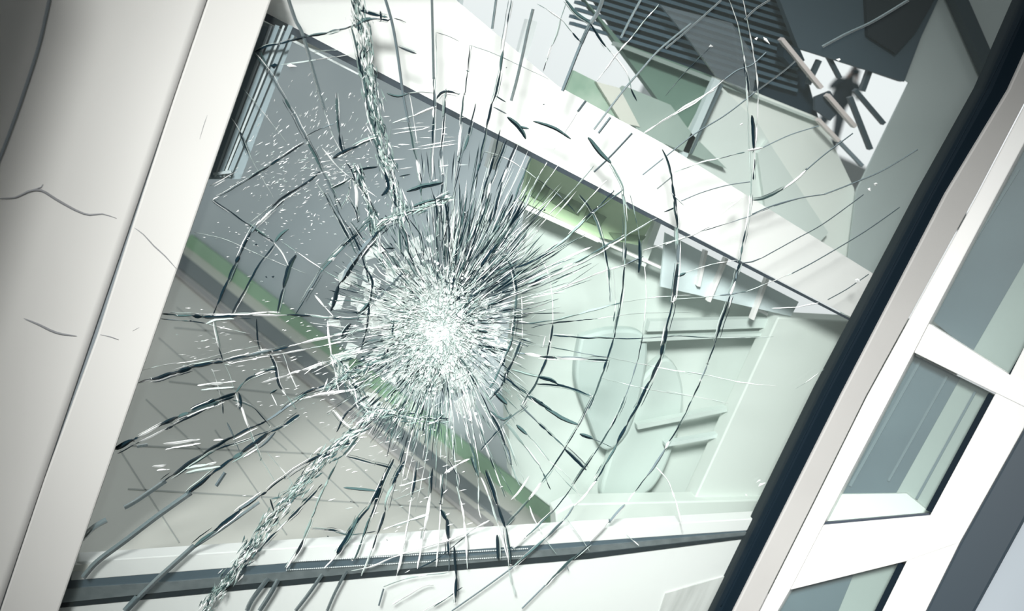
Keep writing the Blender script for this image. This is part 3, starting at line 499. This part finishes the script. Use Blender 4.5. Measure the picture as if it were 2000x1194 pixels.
TR = r'''
A v 7|1600 -10,1640 110,1680 190,1740 400,1800 610
A p 2.5|1800 610,1850 760,1900 850
A m 4.5|1415 290,1480 260,1570 240,1690 205,1840 175,1960 145
A d 4.5|1410 300,1500 410,1570 530,1650 670,1700 770,1780 930,1840 1050,1900 1160
A w 2.5|1560 360,1700 340,1940 305
A w 2|1740 290,1880 275
A t 3|1705 755,1780 715,1860 685
A m 4|1180 1110,1290 1050,1420 970,1560 880,1690 795
A d 6|1780 955,1700 1020,1600 1080,1500 1160,1440 1225
A p 1.5|1350 490,1450 610,1590 790
A p 1.8|1285 655,1335 735,1400 890,1440 960,1520 1100
A d 4|1332 730,1350 780,1380 850
A w 2.5|1165 1035,1240 995,1320 950
A w 2|1190 1035,1250 1000
A m 4|1870 870,1920 840,1990 810
A m 3|1840 1050,1900 1020,1945 990
A p 2.5|1750 1010,1820 1110,1860 1194,1930 1330
A m 2.5|1440 280,1470 340,1490 390
A m 2|1890 1160,1930 1090,1945 990
B m 6|100 150,135 290,180 480,200 620,240 750,290 880,330 1000,350 1150
B s 5.5|290 -10,330 130,360 300,390 520,420 680
B m 4.5|420 680,450 830,480 960,495 1120
B d 6|150 60,230 80,300 95
B d 4|262 60,268 112
B L 8|130 140,180 110,225 105
B d 5|150 135,225 105,310 112
B m 3.5|-10 178,60 160,120 140
B d 2.5|340 100,375 110,405 126
B d 4|365 258,410 275,465 297
B v 5|550 -10,555 200,560 440
B m 4.5|560 430,563 600,555 800,548 1000
B p 2|572 180,576 400,575 600
B t 1.4|575 180,640 200,700 230
B t 1.6|760 250,900 300,1050 370,1200 440
B m 3|762 250,740 480,725 560,700 800,680 1000
B m 4.5|630 420,625 520,612 700,600 860,610 1000,615 1120
B m 4.5|990 0,970 120,945 280,920 450,880 600,840 780,815 900,790 1050
B m 4|795 575,770 680,740 800,700 900
B v 5|908 -10,885 160
B d 3.5|930 720,900 850,870 960,830 1100,820 1194
B d 4.5|968 780,910 930,870 1050,835 1250
B d 4.5|1018 800,980 900,930 1050,890 1230
B d 4|1105 870,1050 1000,960 1250
B v 6|1112 50,1085 160,1055 300,1020 450,990 560
B p 4|1265 100,1245 180,1180 350
B t 3|1183 345,1168 398
B p 2|1300 0,1265 110
B v 8|1500 -10,1470 70,1420 150,1380 240
B s 6.5|1425 145,1380 240,1320 390,1275 505
B g 3|1135 20,1200 60,1270 110,1330 180
B d 3|1330 180,1380 240
B m 5.5|1290 0,1360 80,1430 130,1480 210,1520 260
B g 4|1520 260,1570 320,1630 400,1655 490
B d 3.5|1655 490,1670 525,1690 562
B s 5|1405 560,1360 620
B w 3.5|1360 620,1290 730,1230 830
B s 4.5|1542 652,1475 740
B s 4|1662 740,1540 870,1450 955
B L 9|1418 762,1470 830,1545 908
B m 4.5|1540 905,1580 970,1610 1040,1620 1120,1650 1170
B m 5|1830 830,1870 920,1890 1050,1910 1194
B L 9|968 650,1030 700,1072 772
B L 5|1020 700,1090 715
B L 6.5|1112 674,1190 695,1270 735,1322 772
B w 5|1730 740,1850 660,1990 570,2120 500
B w 4|1470 450,1580 300,1650 220,1720 130,1810 25
B v 5|1715 -10,1650 110,1600 210
B v 4|1990 130,1820 270,1720 380,1600 520,1450 720
B L 3|905 532,960 567
B t 3|890 595,965 632
B d 6.5|575 550,600 520,640 510,700 522
B w 2.5|415 518,500 512,570 517
B w 5|330 685,430 650,575 590
B L 9|410 1062,520 1030,610 1014
B m 6|440 1150,550 1110,660 1090
B L 5.5|115 955,180 935,250 925
B m 8|0 880,80 840,160 800,245 765
B d 4.5|20 515,30 700,45 800,62 865
B L 9|292 955,308 1040,272 1088
B w 2.3|835 840,940 870,1030 920,1130 990
B t 2.5|1130 990,1250 1080,1360 1194
B p 3.5|1450 920,1330 1060,1200 1190
B w 3|1520 1000,1400 1130,1350 1194
B w 3.5|1190 900,1100 1060,1050 1194
B w 3|1250 920,1160 1050,1080 1194
B s 2.5|1835 880,1720 972
B v 2.5|1885 980,1800 1050
B w 3|1890 955,1990 918
B t 3|1838 1178,1910 1150
B t 2.5|1615 1050,1500 1140,1420 1194
B d 4|75 900,110 960,130 1040,140 1194
B m 4|-10 1045,60 1015,98 988
B m 2.5|100 980,180 1080,245 1194
B w 2.5|-60 820,40 940,100 985
B p 2.5|425 520,445 640,470 800
B L 3|370 980,430 968
B L 5|300 520,360 535,420 520
C v 4|0 270,120 170,310 0
C p 3.5|350 -10,400 130,440 350,455 600,465 850,475 1000,465 1194
C w 3.5|430 -10,480 250,510 450,510 650,490 900,480 1000
C d 3|435 350,450 420,465 520
C d 7.5|480 640,492 740,490 830,485 850
C d 3|492 880,487 1000
C s 2.5|0 870,160 745,330 640,500 510
C v 3|500 510,650 400,720 340
C w 3.5|50 955,190 905,300 880
C t 2.5|300 880,440 845
C d 4.5|455 838,490 830,540 820
C s 2|540 820,690 750,850 700
C d 4.5|482 1112,560 1100,680 1030,780 945
C s 2.5|780 945,880 860,960 800,1040 740
C s 1.8|80 1120,200 1070,340 1030,470 1010
C s 2.2|480 1190,600 1140,750 1100,880 1080
C v 2.8|880 1080,1010 1030,1200 950,1400 830
C w 3|300 1194,420 1100
C v 6|870 260,1000 190,1150 120,1350 0
C v 4|440 110,500 50,580 0
C t 2|0 530,120 390,250 260
C s 3|560 290,480 360,400 390,330 440
C w 4|330 440,180 560,40 640
D d 6|900 665,1100 675,1180 680,1400 670
D w 5|1180 672,1400 663,1480 652,1560 660
D m 3.5|1400 670,1650 672,1850 690,1990 690
D t 3|890 690,1050 705,1140 715
D w 6|1145 716,1200 694,1300 688
D w 2|1140 715,1250 745,1390 775
D d 6|1180 675,1220 580,1290 420,1340 320,1400 200,1500 100,1620 -10
D d 5|1285 665,1360 530,1430 400,1530 270
D L 7|1525 265,1560 220,1602 192
D L 10|1642 335,1600 420,1575 520
D m 4|1575 520,1550 610,1540 660
D w 3|1520 265,1570 330,1605 400
D d 3.5|1180 26,1300 110,1410 190,1520 265
D m 5|1640 665,1720 530,1790 420,1850 350,1920 280,1990 220,2100 110
D d 9|1840 650,1880 520,1910 460,1990 340,2060 250,2160 150
D d 7.5|765 1046,900 1010,1050 965,1240 930
D d 6|1240 930,1400 895,1600 850
D w 5.5|1600 845,1750 808,1990 760
D w 3|1260 945,1450 905,1650 870,1990 800
D w 2.5|780 980,900 950,1100 920,1300 870,1450 840
D w 5|1095 1062,1310 1040
D w 5.5|1450 1045,1640 990,1850 920,1990 870
D w 5|1115 1088,1300 1072
D d 6|1060 1205,1200 1140,1310 1100
D m 4.5|1310 1100,1370 1030,1450 990,1540 970
D m 3|1185 700,1200 790,1240 930
D p 2|1240 930,1270 990,1300 1080,1330 1180
D p 2|1175 965,1210 1060,1235 1180
D m 3.5|1425 690,1430 800,1450 885
D m 4|1495 885,1530 960,1550 1060,1600 1130,1640 1190
D w 2.5|1570 880,1610 990,1650 1080
D w 4|1820 700,1830 810,1850 940,1880 1090
D L 5|1500 1105,1540 1085
D w 2.5|1505 1105,1540 1175
D d 6.5|1325 1100,1335 1150,1330 1194
D w 4|1745 560,1790 610,1850 680
D d 5|1895 790,1920 755,1948 720
D p 1.5|1075 210,1250 250,1450 340,1700 440
D p 2|1560 260,1780 410,1900 480,1990 520
D w 6|1590 1180,1700 1130,1990 1080
D m 4.5|1560 1194,1680 1110,1850 1050,1990 1010
D m 4.5|1800 -10,1860 100,1930 230,1980 330
D m 3.5|1920 0,1970 80,1990 150
D w 2|1390 155,1450 110,1520 50
D w 3|1690 1000,1780 940,1990 890
E d 5|930 320,990 400,1020 520,1015 650,1000 790
E d 4.5|1000 790,970 870,940 940,890 1050,850 1085
E w 3|1155 350,1200 450,1220 600,1220 720
E d 3.5|1220 720,1210 800,1190 900
E d 4.5|1190 900,1130 1040,1080 1120,1050 1170
E d 5|1045 810,1020 880,975 970,930 1070,870 1140
E m 3.5|1370 0,1440 100,1500 260,1530 420,1540 600
E w 2|1560 420,1570 600,1565 660
E t 4|1565 650,1558 705
E m 4.5|1610 0,1625 150,1622 400
E d 4|1622 400,1600 600,1560 800
E d 4.5|1560 800,1520 930,1480 1050,1420 1194
E g 2.5|1650 0,1680 120,1705 250
E L 7|1700 250,1708 340,1698 435
E w 2|1725 340,1740 560,1720 780
E t 2.8|1720 780,1690 930,1640 1080,1590 1194
E m 6|1900 0,1915 200,1915 400,1890 600
E d 6|1890 600,1850 760,1820 900,1740 1080,1680 1194
E g 5|1060 500,1200 440,1400 350,1620 225
E w 5|1080 515,1250 440,1450 345,1640 225,1800 130
E m 4.5|1010 410,1150 350,1300 240,1440 100,1560 -20
E w 4|1160 420,1300 350,1440 290
E w 3.5|1220 540,1500 430,1640 385
E t 4|1630 385,1725 343
E w 3.5|1720 312,1860 270,1990 230,2110 170
E g 5|1060 720,1250 695,1400 655,1600 600
E p 2|1600 600,1800 570,1990 560
E t 2.8|1100 740,1220 715,1470 690
E p 1.8|1470 690,1700 660,1990 655
E d 3.8|1220 785,1400 795,1560 800
E t 2.2|1560 800,1700 800,1850 790,1940 785
E d 5|1010 880,1200 905,1400 915,1530 920
E p 2|1530 905,1800 960,1990 1000
E t 2|1150 850,1220 850,1400 885,1530 905
E m 4|990 975,1080 1000,1150 1015
E L 8|1140 1012,1210 1030,1245 1052
E d 3|1240 1050,1340 1085,1440 1120
E d 4|1130 1052,1300 1070,1440 1120
E L 9|895 1100,970 1165
E d 4|930 1000,1000 1050,1090 1120
E L 7|1080 1115,1170 1170,1215 1200
E p 1.8|1490 1020,1740 1080,1990 1120
E w 2|1050 560,1052 800
E w 2|1180 785,1165 850
E L 9|630 630,700 652
E L 8|790 755,860 765
E d 5|800 835,900 850,980 870
E d 6|680 660,730 700,790 730
E s 7|385 440,320 510,250 580
E d 5.5|205 600,170 640,130 662
E d 5|200 600,195 700,160 860
E m 5|250 95,130 210,0 340
E L 5|295 300,345 298
E m 4|180 400,220 480,210 600
E d 3|95 755,70 790,48 800
E d 4|340 700,330 780
E d 4.5|310 855,270 925
E d 4.5|205 930,170 1000
E d 5.5|1075 0,1000 150,930 250,800 430
E d 5|1000 0,920 180,820 330
E d 4.5|870 -10,820 150,740 370
E d 5|722 120,700 250,670 420
E m 4|370 190,380 330
E m 4|560 0,582 110,575 240
E m 4|620 30,650 220,660 420
E d 4|0 -60,30 100,100 200,160 330,200 480
E m 3|100 150,180 260,300 420
E w 4|0 890,200 870,330 820
E w 4|0 1110,120 1080,220 1050
E w 4|0 780,250 740,440 710
E m 5|350 130,400 220,420 330
E L 5|930 330,990 390
E w 5|770 520,800 480,830 455
F m 4.5|470 0,460 120,435 240,410 380
F d 6|410 380,385 480,360 560
F d 6|360 560,330 650,300 740,275 830
F d 2.6|275 830,210 1000,165 1100,120 1194
F L 6|65 455,112 434
F w 2.5|110 435,250 390,400 365
F t 3|415 382,480 372,540 350
F s 2|540 350,720 250,880 160,1100 0
F t 3|300 562,375 552,450 540
F w 2.8|450 540,600 480,700 440
F s 2.2|700 440,850 360,1100 210,1300 70
F w 3|590 632,730 625,850 602
F s 2|900 585,1000 530,1060 490,1128 443
F w 8|1055 478,1085 484
F t 2|200 205,440 130,600 65
F s 2|600 65,750 20,880 0
F p 2|50 580,160 575,300 560
F t 2|20 785,150 790,280 797
F p 1.8|280 798,450 797,600 790
F w 2.3|0 970,210 1000,430 1045,620 1065
F w 2|0 1090,150 1120,350 1160
F p 1.5|720 1080,800 1030,880 970
F w 3.5|0 278,60 255,120 232
F w 4|30 -10,60 20,100 60
G d 9|640 300,700 265,770 230
G d 6.5|770 230,880 170,1050 90,1220 30,1300 0
G m 3.5|770 260,900 195,1050 120,1220 40
G v 9|690 620,760 580,920 470
G d 6.5|900 480,1100 340,1300 225,1480 140
G d 5.5|1480 140,1640 30,1700 -10
G m 3|1000 430,1180 310,1340 250,1500 190
G v 11|460 1010,540 920,700 800,870 670,1060 535
G d 8|1040 545,1220 400,1350 310,1500 200
G d 5|1500 200,1580 160,1660 100
G v 10|700 1194,780 1110,870 1020,980 920,1080 830
G d 7.5|1075 835,1250 700,1350 620,1480 530
G d 5|1480 530,1580 450,1700 370,1820 310
G v 6|1060 850,1200 760,1300 690,1440 590
G g 5|1880 350,1790 530,1730 680
G m 5|1730 680,1660 850,1590 960
G d 3.5|1790 490,1650 640,1480 810,1400 900
G d 3.5|1730 740,1850 745,1930 765
G m 5.5|1990 670,1940 780,1870 880,1800 960
G v 11|455 795,520 730,592 688
G s 7|1200 500,1250 425
G m 4|1350 340,1450 280,1530 200
G t 2.5|1235 40,1240 100
G t 4|1260 145,1285 200,1305 245
G t 1.8|1305 245,1330 310
G m 3|1330 40,1380 180,1450 350
G p 2|1450 350,1530 480
G m 2.6|1290 20,1400 60,1500 170
G p 2.5|1480 310,1600 450,1630 510
G w 2.5|1680 400,1710 450
G t 3|1500 570,1520 640
G m 3.5|1850 80,1900 140,1950 180
G m 3|1730 560,1780 570
G v 9|1490 1010,1400 1130,1370 1194
G v 9|1545 1020,1500 1100,1440 1194
G v 7|1790 990,1720 1090,1640 1194
G v 6|1925 970,1860 1090,1815 1194
G v 10|760 1115,690 1194
G w 6|905 268,1112 242
G w 6|918 296,1115 264
G w 7|1025 402,1205 370
G w 7|1030 428,1225 392
G w 6|845 390,922 382
G w 6|870 418,942 406
G v 6|760 280,820 270
G w 4|1185 245,1240 238
G m 6|1905 330,1950 280,1990 230
H d 3.5|1450 0,1380 140,1300 270
H d 4|1300 270,1230 380,1160 480
H d 3.5|1160 480,1090 580
H d 3.5|1090 580,960 720
H d 3|1625 0,1570 130,1480 280
H m 3.5|1480 280,1400 400,1330 500
H d 3.5|1330 500,1240 620,1140 720,1000 850
H d 5.5|1725 0,1650 130,1570 280,1460 470
H w 5|1460 470,1400 550,1340 610
H m 4|1340 610,1290 680,1170 800,1000 950
H s 3|1000 950,850 1060,660 1194
H d 4|1990 30,1940 130,1870 250,1800 370,1680 530
H w 5|1680 530,1640 585
H d 4|1620 600,1530 700
H w 5|1530 700,1430 810
H m 4|1430 820,1290 940,1180 1050
H s 3|1180 1050,1050 1180
H d 6.5|1080 0,1120 20,1170 50
H L 8|1180 65,1270 120,1362 160
H m 3|1040 50,1130 140,1250 250,1290 290
H d 5.5|1290 290,1350 350,1410 408
H g 5.5|960 150,1050 260,1150 390
H t 3|1150 390,1210 520
H L 7|1020 160,1080 215
H m 2.5|1080 210,1200 360
H p 1.8|1200 360,1300 440,1360 530
H L 8|1372 208,1445 238
H t 1.8|1440 235,1550 285
H m 3|1080 50,960 150,880 230,820 300
H d 5|870 80,950 130,990 100
H m 4.5|880 100,930 200,980 340,1010 440,1040 500
H w 5.5|820 450,860 540,910 690,950 830,970 900
H L 6|768 335,800 430
H d 5|850 410,890 520,920 620,960 730
H d 5.5|960 730,980 850,990 950
H L 9|600 630,630 690
H d 6|630 680,640 800,645 880
H t 3|645 880,645 980
H d 4.5|672 830,685 1000,680 1150
H w 5|690 500,720 640,740 800,745 960
H m 3|640 350,690 440,690 500
H m 4|610 430,600 600
H w 4|600 600,590 800,575 950
H w 4.5|440 560,400 800,350 1020
H m 4|470 360,440 560
H m 4.5|550 400,540 560,500 800
H w 3.5|500 800,470 960
H m 5.5|400 360,300 560,290 640
H d 4|290 640,220 850
H w 4|220 850,160 1000
H m 5|290 420,250 530,180 650
H d 6|200 620,130 700,20 870
H d 4.5|340 350,280 480,150 830,110 920
H w 7|280 742,400 700,530 655
H w 5|100 970,200 950,350 890,500 840
H w 6|500 840,700 780,870 690
H t 3|470 960,600 890,760 760
H w 4|330 1160,500 1060,560 1050
H p 3|280 1060,430 1010,650 980
H t 3|720 1060,650 1110,560 1170
H w 3|660 1105,560 1160,500 1194
H s 3.5|282 1070,255 1165
H d 5|915 770,920 910
H w 3.5|1090 610,1120 690,1160 755
H w 4.5|990 580,1050 510,1092 445
H w 3.5|1795 395,1860 470,1910 600,1945 750
H p 1.8|1230 400,1300 480,1380 560
H p 1.8|1290 670,1380 790,1425 862
H p 2.2|1180 800,1245 882
H m 3.5|763 260,790 350,810 450
H p 2.8|810 450,810 620,825 680
H t 3|1285 930,1300 945,1312 975
H t 3|1300 930,1290 960
H t 3|1535 680,1540 705
H m 3.5|80 335,250 380,330 400
H d 4.5|60 508,150 515,240 525
H t 2.5|0 750,100 770,240 750
H w 5|620 430,700 380,760 350
H w 4|380 500,520 455
H w 5|520 160,640 120
H p 3|975 960,1000 1060,1015 1110
H w 3|330 580,450 535,510 510
H d 4|20 200,80 90,200 0
H p 2|1630 770,1700 832
'''
cracks = []
for ln in TR.strip().splitlines():
    hd, pp_ = ln.split('|'); rg, kd, w = hd.split(); ox, oy = ORG[rg]
    cracks.append((kd, float(w)*(1.22 if kd in 'dm' else 1), [(ox+float(a)*K, oy+float(b)*K) for a, b in (q.split() for q in pp_.split(','))]))
def plen(p): return sum(math.hypot(p[i+1][0]-p[i][0], p[i+1][1]-p[i][1]) for i in range(len(p)-1))
cracks.sort(key=lambda c: -plen(c[2])*(c[1]+2))
fine = Geo()
for i, (kd, w, p) in enumerate(cracks):
    if i < 99:
        g = Geo(); crack_geo(g, p, w, kd); g.build('crack', PANE)
    else: crack_geo(fine, p, w, kd)
# ---- dense radial splinters round the impact
IX, IY = 868, 632
def sector(a):                                 # a in degrees, clockwise from the right in the picture
    a %= 360
    return a
def polar(r, a): q = math.radians(a); return IX+r*math.cos(q), IY+r*math.sin(q)
LAY = [  # angle range, count, radius range, length range, width, tones
 (268, 345, 620, (45, 230), (25, 95), (1.2, 4.2), dict(c_dark=.42, c_teal=.22, c_white=0.10, c_soft=0.12, c_green=.08, c_pale=.06)),
 (262, 318, 150, (150, 330), (40, 130), (1.4, 4), dict(c_dark=.36, c_teal=.14, c_white=0.14, c_soft=0.17, c_pale=.2)),
 (300, 345, 90, (150, 300), (40, 110), (1.2, 3), dict(c_dark=.2, c_teal=.2, c_white=0.20, c_soft=0.25, c_pale=.15)),
 (345, 395, 260, (30, 170), (18, 60), (1.2, 3.6), dict(c_dark=.3, c_teal=.25, c_white=0.16, c_soft=0.19, c_pale=.1)),
 (35, 85, 230, (60, 240), (15, 60), (1.0, 3), dict(c_dark=.2, c_teal=.25, c_white=0.12, c_soft=0.14, c_green=.29)),
 (85, 130, 520, (70, 260), (15, 70), (1.0, 3.2), dict(c_dark=.2, c_teal=.25, c_white=0.12, c_soft=0.14, c_green=.29)),
 (100, 165, 800, (50, 215), (12, 42), (1.2, 3.6), dict(c_dark=.16, c_teal=.3, c_white=0.09, c_soft=0.11, c_green=.34)),
 (160, 200, 220, (60, 230), (12, 55), (1.0, 3.2), dict(c_dark=.2, c_teal=.22, c_white=0.13, c_soft=0.15, c_green=.3)),
 (200, 268, 520, (60, 240), (8, 40), (1.0, 3.2), dict(c_dark=.2, c_teal=.26, c_white=0.08, c_soft=0.10, c_green=.36)),
]
splinters = Geo()
for a0, a1, n, (r0, r1), (l0, l1), (w0, w1), tones in LAY:
    for _ in range(n):
        r = r0+(r1-r0)*random.random()**1.6; a = random.uniform(a0, a1)
        if random.random() < .22: continue
        x, y = polar(r, a); y += 25*math.sin(math.radians(a))*(r < 200)
        splinters.needle(x, y, math.radians(a)+random.gauss(0, .09 if r > 60 else .4), random.uniform(l0, l1)*(.5+.5*min(1, r/120)), random.uniform(w0, w1)*.78, pick(tones))
# bright and dark rays of the star reaching further out
for a0, a1, n, r1 in ((265, 300, 34, 300), (300, 340, 26, 330), (60, 115, 30, 380), (115, 150, 14, 330), (345, 380, 8, 260), (200, 262, 22, 240), (150, 200, 12, 280)):
    for _ in range(n):
        a = random.uniform(a0, a1); ra = random.uniform(60, 140); rb = ra+random.uniform(.4, 1)*(r1-ra)
        p = [polar(ra, a), polar((ra+rb)/2, a+random.uniform(-2.2, 2.2)), polar(rb, a+random.uniform(-2, 2))]
        crack_geo(splinters, p, random.uniform(1.3, 3), random.choice('mmwpdt' if a > 200 else 'mwwpgt'))
splinters_o = splinters.build('radial_splinters', PANE); tag(splinters_o, kind='stuff')
# ---- the crushed heart of the impact
heart = Geo()
def flake(x, y, s, k, z):
    n = random.randint(4, 6); a0 = random.random()*6.3; b = len(heart.v); tx, ty = random.uniform(-.9, .9), random.uniform(-.9, .9)
    for h in (0, -.0005):
        for j in range(n):
            a = a0+2*math.pi*j/n; r = s*random.uniform(.5, 1); u, v = r*math.cos(a), r*math.sin(a)
            heart.v.append(GL.at(x+u, y+v, z+h+(u*tx+v*ty)*.00018))
    heart.f += [tuple(range(b, b+n)), tuple(range(b+2*n-1, b+n-1, -1))]+[(b+(j+1) % n, b+j, b+n+j, b+n+(j+1) % n) for j in range(n)]; heart.i += [k]*(n+2)
for _ in range(2300):
    q = random.random()*6.283; r = abs(random.gauss(0, .52)); x = 862+r*88*math.cos(q)-8*math.sin(q); y = 655+r*112*math.sin(q)
    if x > 905 and y < 640 and random.random() < .75: continue
    flake(x, y, random.uniform(1.5, 5), pick(dict(c_white=.04, c_soft=.46, c_pale=.3, c_veil=.2)), random.uniform(.002, .0052))
for _ in range(2600):
    q = random.random()*6.283; r = .2+abs(random.gauss(0, .6)); x = 850+r*105*math.cos(q); y = 650+r*118*math.sin(q)
    heart.needle(x, y, math.atan2(y-IY, x-IX)+random.gauss(0, .5), random.uniform(5, 22), random.uniform(.7, 2), pick(dict(c_white=.16, c_soft=.34, c_pale=.36, c_green=.14)), random.uniform(.003, .006))
for _ in range(420):                           # veil of fine dust and crazing round the heart
    q = random.random()*6.283; r = min(1.3, abs(random.gauss(0, .7))); x = 820+r*130*math.cos(q); y = 640+r*135*math.sin(q)
    flake(x, y, random.uniform(8, 24), CI['c_veil'], random.uniform(.0012, .002))
for _ in range(46):                            # frosted layer under the crumbs
    q = random.random()*6.283; r = random.random()**.5; flake(862+r*52*math.cos(q), 655+r*78*math.sin(q), random.uniform(10, 22), CI['c_soft'], random.uniform(.001, .002))
tag(heart.build('crushed_glass', PANE), 'white crushed heart of the impact', kind='stuff')
# ---- shattered bands of crumbs
bands = Geo()
for pts, wd_, n in (([(692, -10), (705, 40), (715, 110), (728, 190), (742, 265), (760, 340), (778, 400), (785, 440)], 17, 620), ([(400, 1190), (448, 1130), (486, 1076), (542, 1000), (598, 935), (655, 876), (700, 838), (740, 800)], 16, 620),
                    ([(650, 700), (690, 760), (720, 800), (790, 815), (870, 820)], 14, 160), ([(740, 440), (780, 420), (830, 405), (880, 385)], 9, 110), ([(700, 330), (720, 400), (735, 470), (760, 520)], 10, 120), ([(640, 760), (700, 720), (760, 700)], 10, 110)):
    P = spline(pts, 4)
    for _ in range(n):
        i = random.randrange(len(P)-1); (x0, y0), (x1, y1) = P[i], P[i+1]; a = math.atan2(y1-y0, x1-x0); o = random.gauss(0, .5)*wd_
        x, y = x0-math.sin(a)*o, y0+math.cos(a)*o
        blur = (pts[0] == (400, 1190) and y > 1000)
        bands.needle(x, y, a+random.gauss(0, .22), random.uniform(8, 34), random.uniform(1.4, 4.2), pick(dict(c_teal=.26, c_green=.34, c_white=.22, c_pale=.13, c_dark=.05)))
    for sgn in (-1, 1):
        Q = [(x+sgn*wd_*.7*math.sin(i*.3+sgn), y+random.uniform(-1, 1)) for i, (x, y) in enumerate(P)][::4]
        if len(Q) > 3: crack_geo(bands, Q, 2.6, 'm')
tag(bands.build('shattered_band', PANE), 'band of pale green glass crumbs', kind='stuff')
# ---- scattered white chips, and glints painted as white dashes
chips = Geo()
for cx_, cy_, sx_, sy_, n, a_m, ll in ((615, 250, 75, 55, 130, None, 12), (560, 340, 80, 50, 170, -.5, 13), (640, 330, 70, 40, 110, -.1, 14), (560, 440, 80, 60, 50, .15, 8), (500, 470, 70, 40, 40, .1, 8), (700, 400, 60, 60, 60, None, 9),
                                   (830, 270, 60, 40, 26, -.12, 34), (390, 660, 50, 45, 26, 0, 17), (470, 700, 70, 30, 26, -.12, 20), (600, 640, 80, 60, 40, -.2, 14), (640, 730, 60, 60, 70, -.25, 16), (800, 960, 90, 60, 46, -.35, 18), (760, 860, 80, 50, 60, -.3, 16), (560, 800, 70, 60, 30, -.2, 12)):
    for _ in range(n):
        x, y = random.gauss(cx_, sx_*.75), random.gauss(cy_, sy_*.75)
        if x < 540-.36*y+18: continue
        a = a_m if a_m is not None else math.radians(-55)
        chips.needle(x, y, a+random.gauss(0, .12), random.uniform(.3, 1)*ll, random.uniform(.8, 2.4), CI['c_white'] if random.random() < .85 else CI['c_pale'])
for x, y, a, l, w in ((648, 507, -.3, 18, 7), (1676, 549, .3, 14, 9), (1488, 946, -.6, 16, 6), (1481, 940, -.6, 12, 3), (1458, 968, .9, 8, 3), (1698, 370, .3, 8, 7), (1710, 360, .3, 8, 7), (1448, 243, -.4, 8, 4), (1388, 90, -.4, 9, 6), (1477, 76, 0, 7, 6), (1497, 80, .9, 20, 7), (1637, 117, .3, 10, 8),
                      (773, 312, -.1, 40, 2.5), (1438, 389, -.5, 26, 8), (570, 129, .1, 20, 9)): chips.needle(x, y, a, l, w, CI['c_white'], .003)
for x, y, l in ((535, 129, 16), (500, 478, 6), (372, 627, 5), (520, 541, 5), (533, 541, 6), (367, 717, 5), (640, 1048, 4), (1064, 411, 5), (1062, 204, 4), (989, 132, 3), (685, 980, 3), (756, 1055, 3)): chips.needle(x, y, .1, l, l*.7, CI['c_dark'], .002)
# long parallel double dashes
for (xa, ya), (xb, yb), w in (((765, 253), (842, 246), 2.6), ((765, 262), (843, 250), 2.6), ((815, 287), (893, 274), 3), ((819, 292), (893, 281), 3), ((775, 331), (808, 327), 2.5), ((385, 753), (460, 746), 4), ((392, 763), (458, 757), 4)):
    chips.needle((xa+xb)/2, (ya+yb)/2, math.atan2(yb-ya, xb-xa), math.hypot(xb-xa, yb-ya), w, CI['c_white'], .002)
tag(chips.build('chips_and_glints', PANE), 'tiny white glass chips and painted glints', kind='stuff')
tag(fine.build('fine_cracks', PANE), kind='stuff')
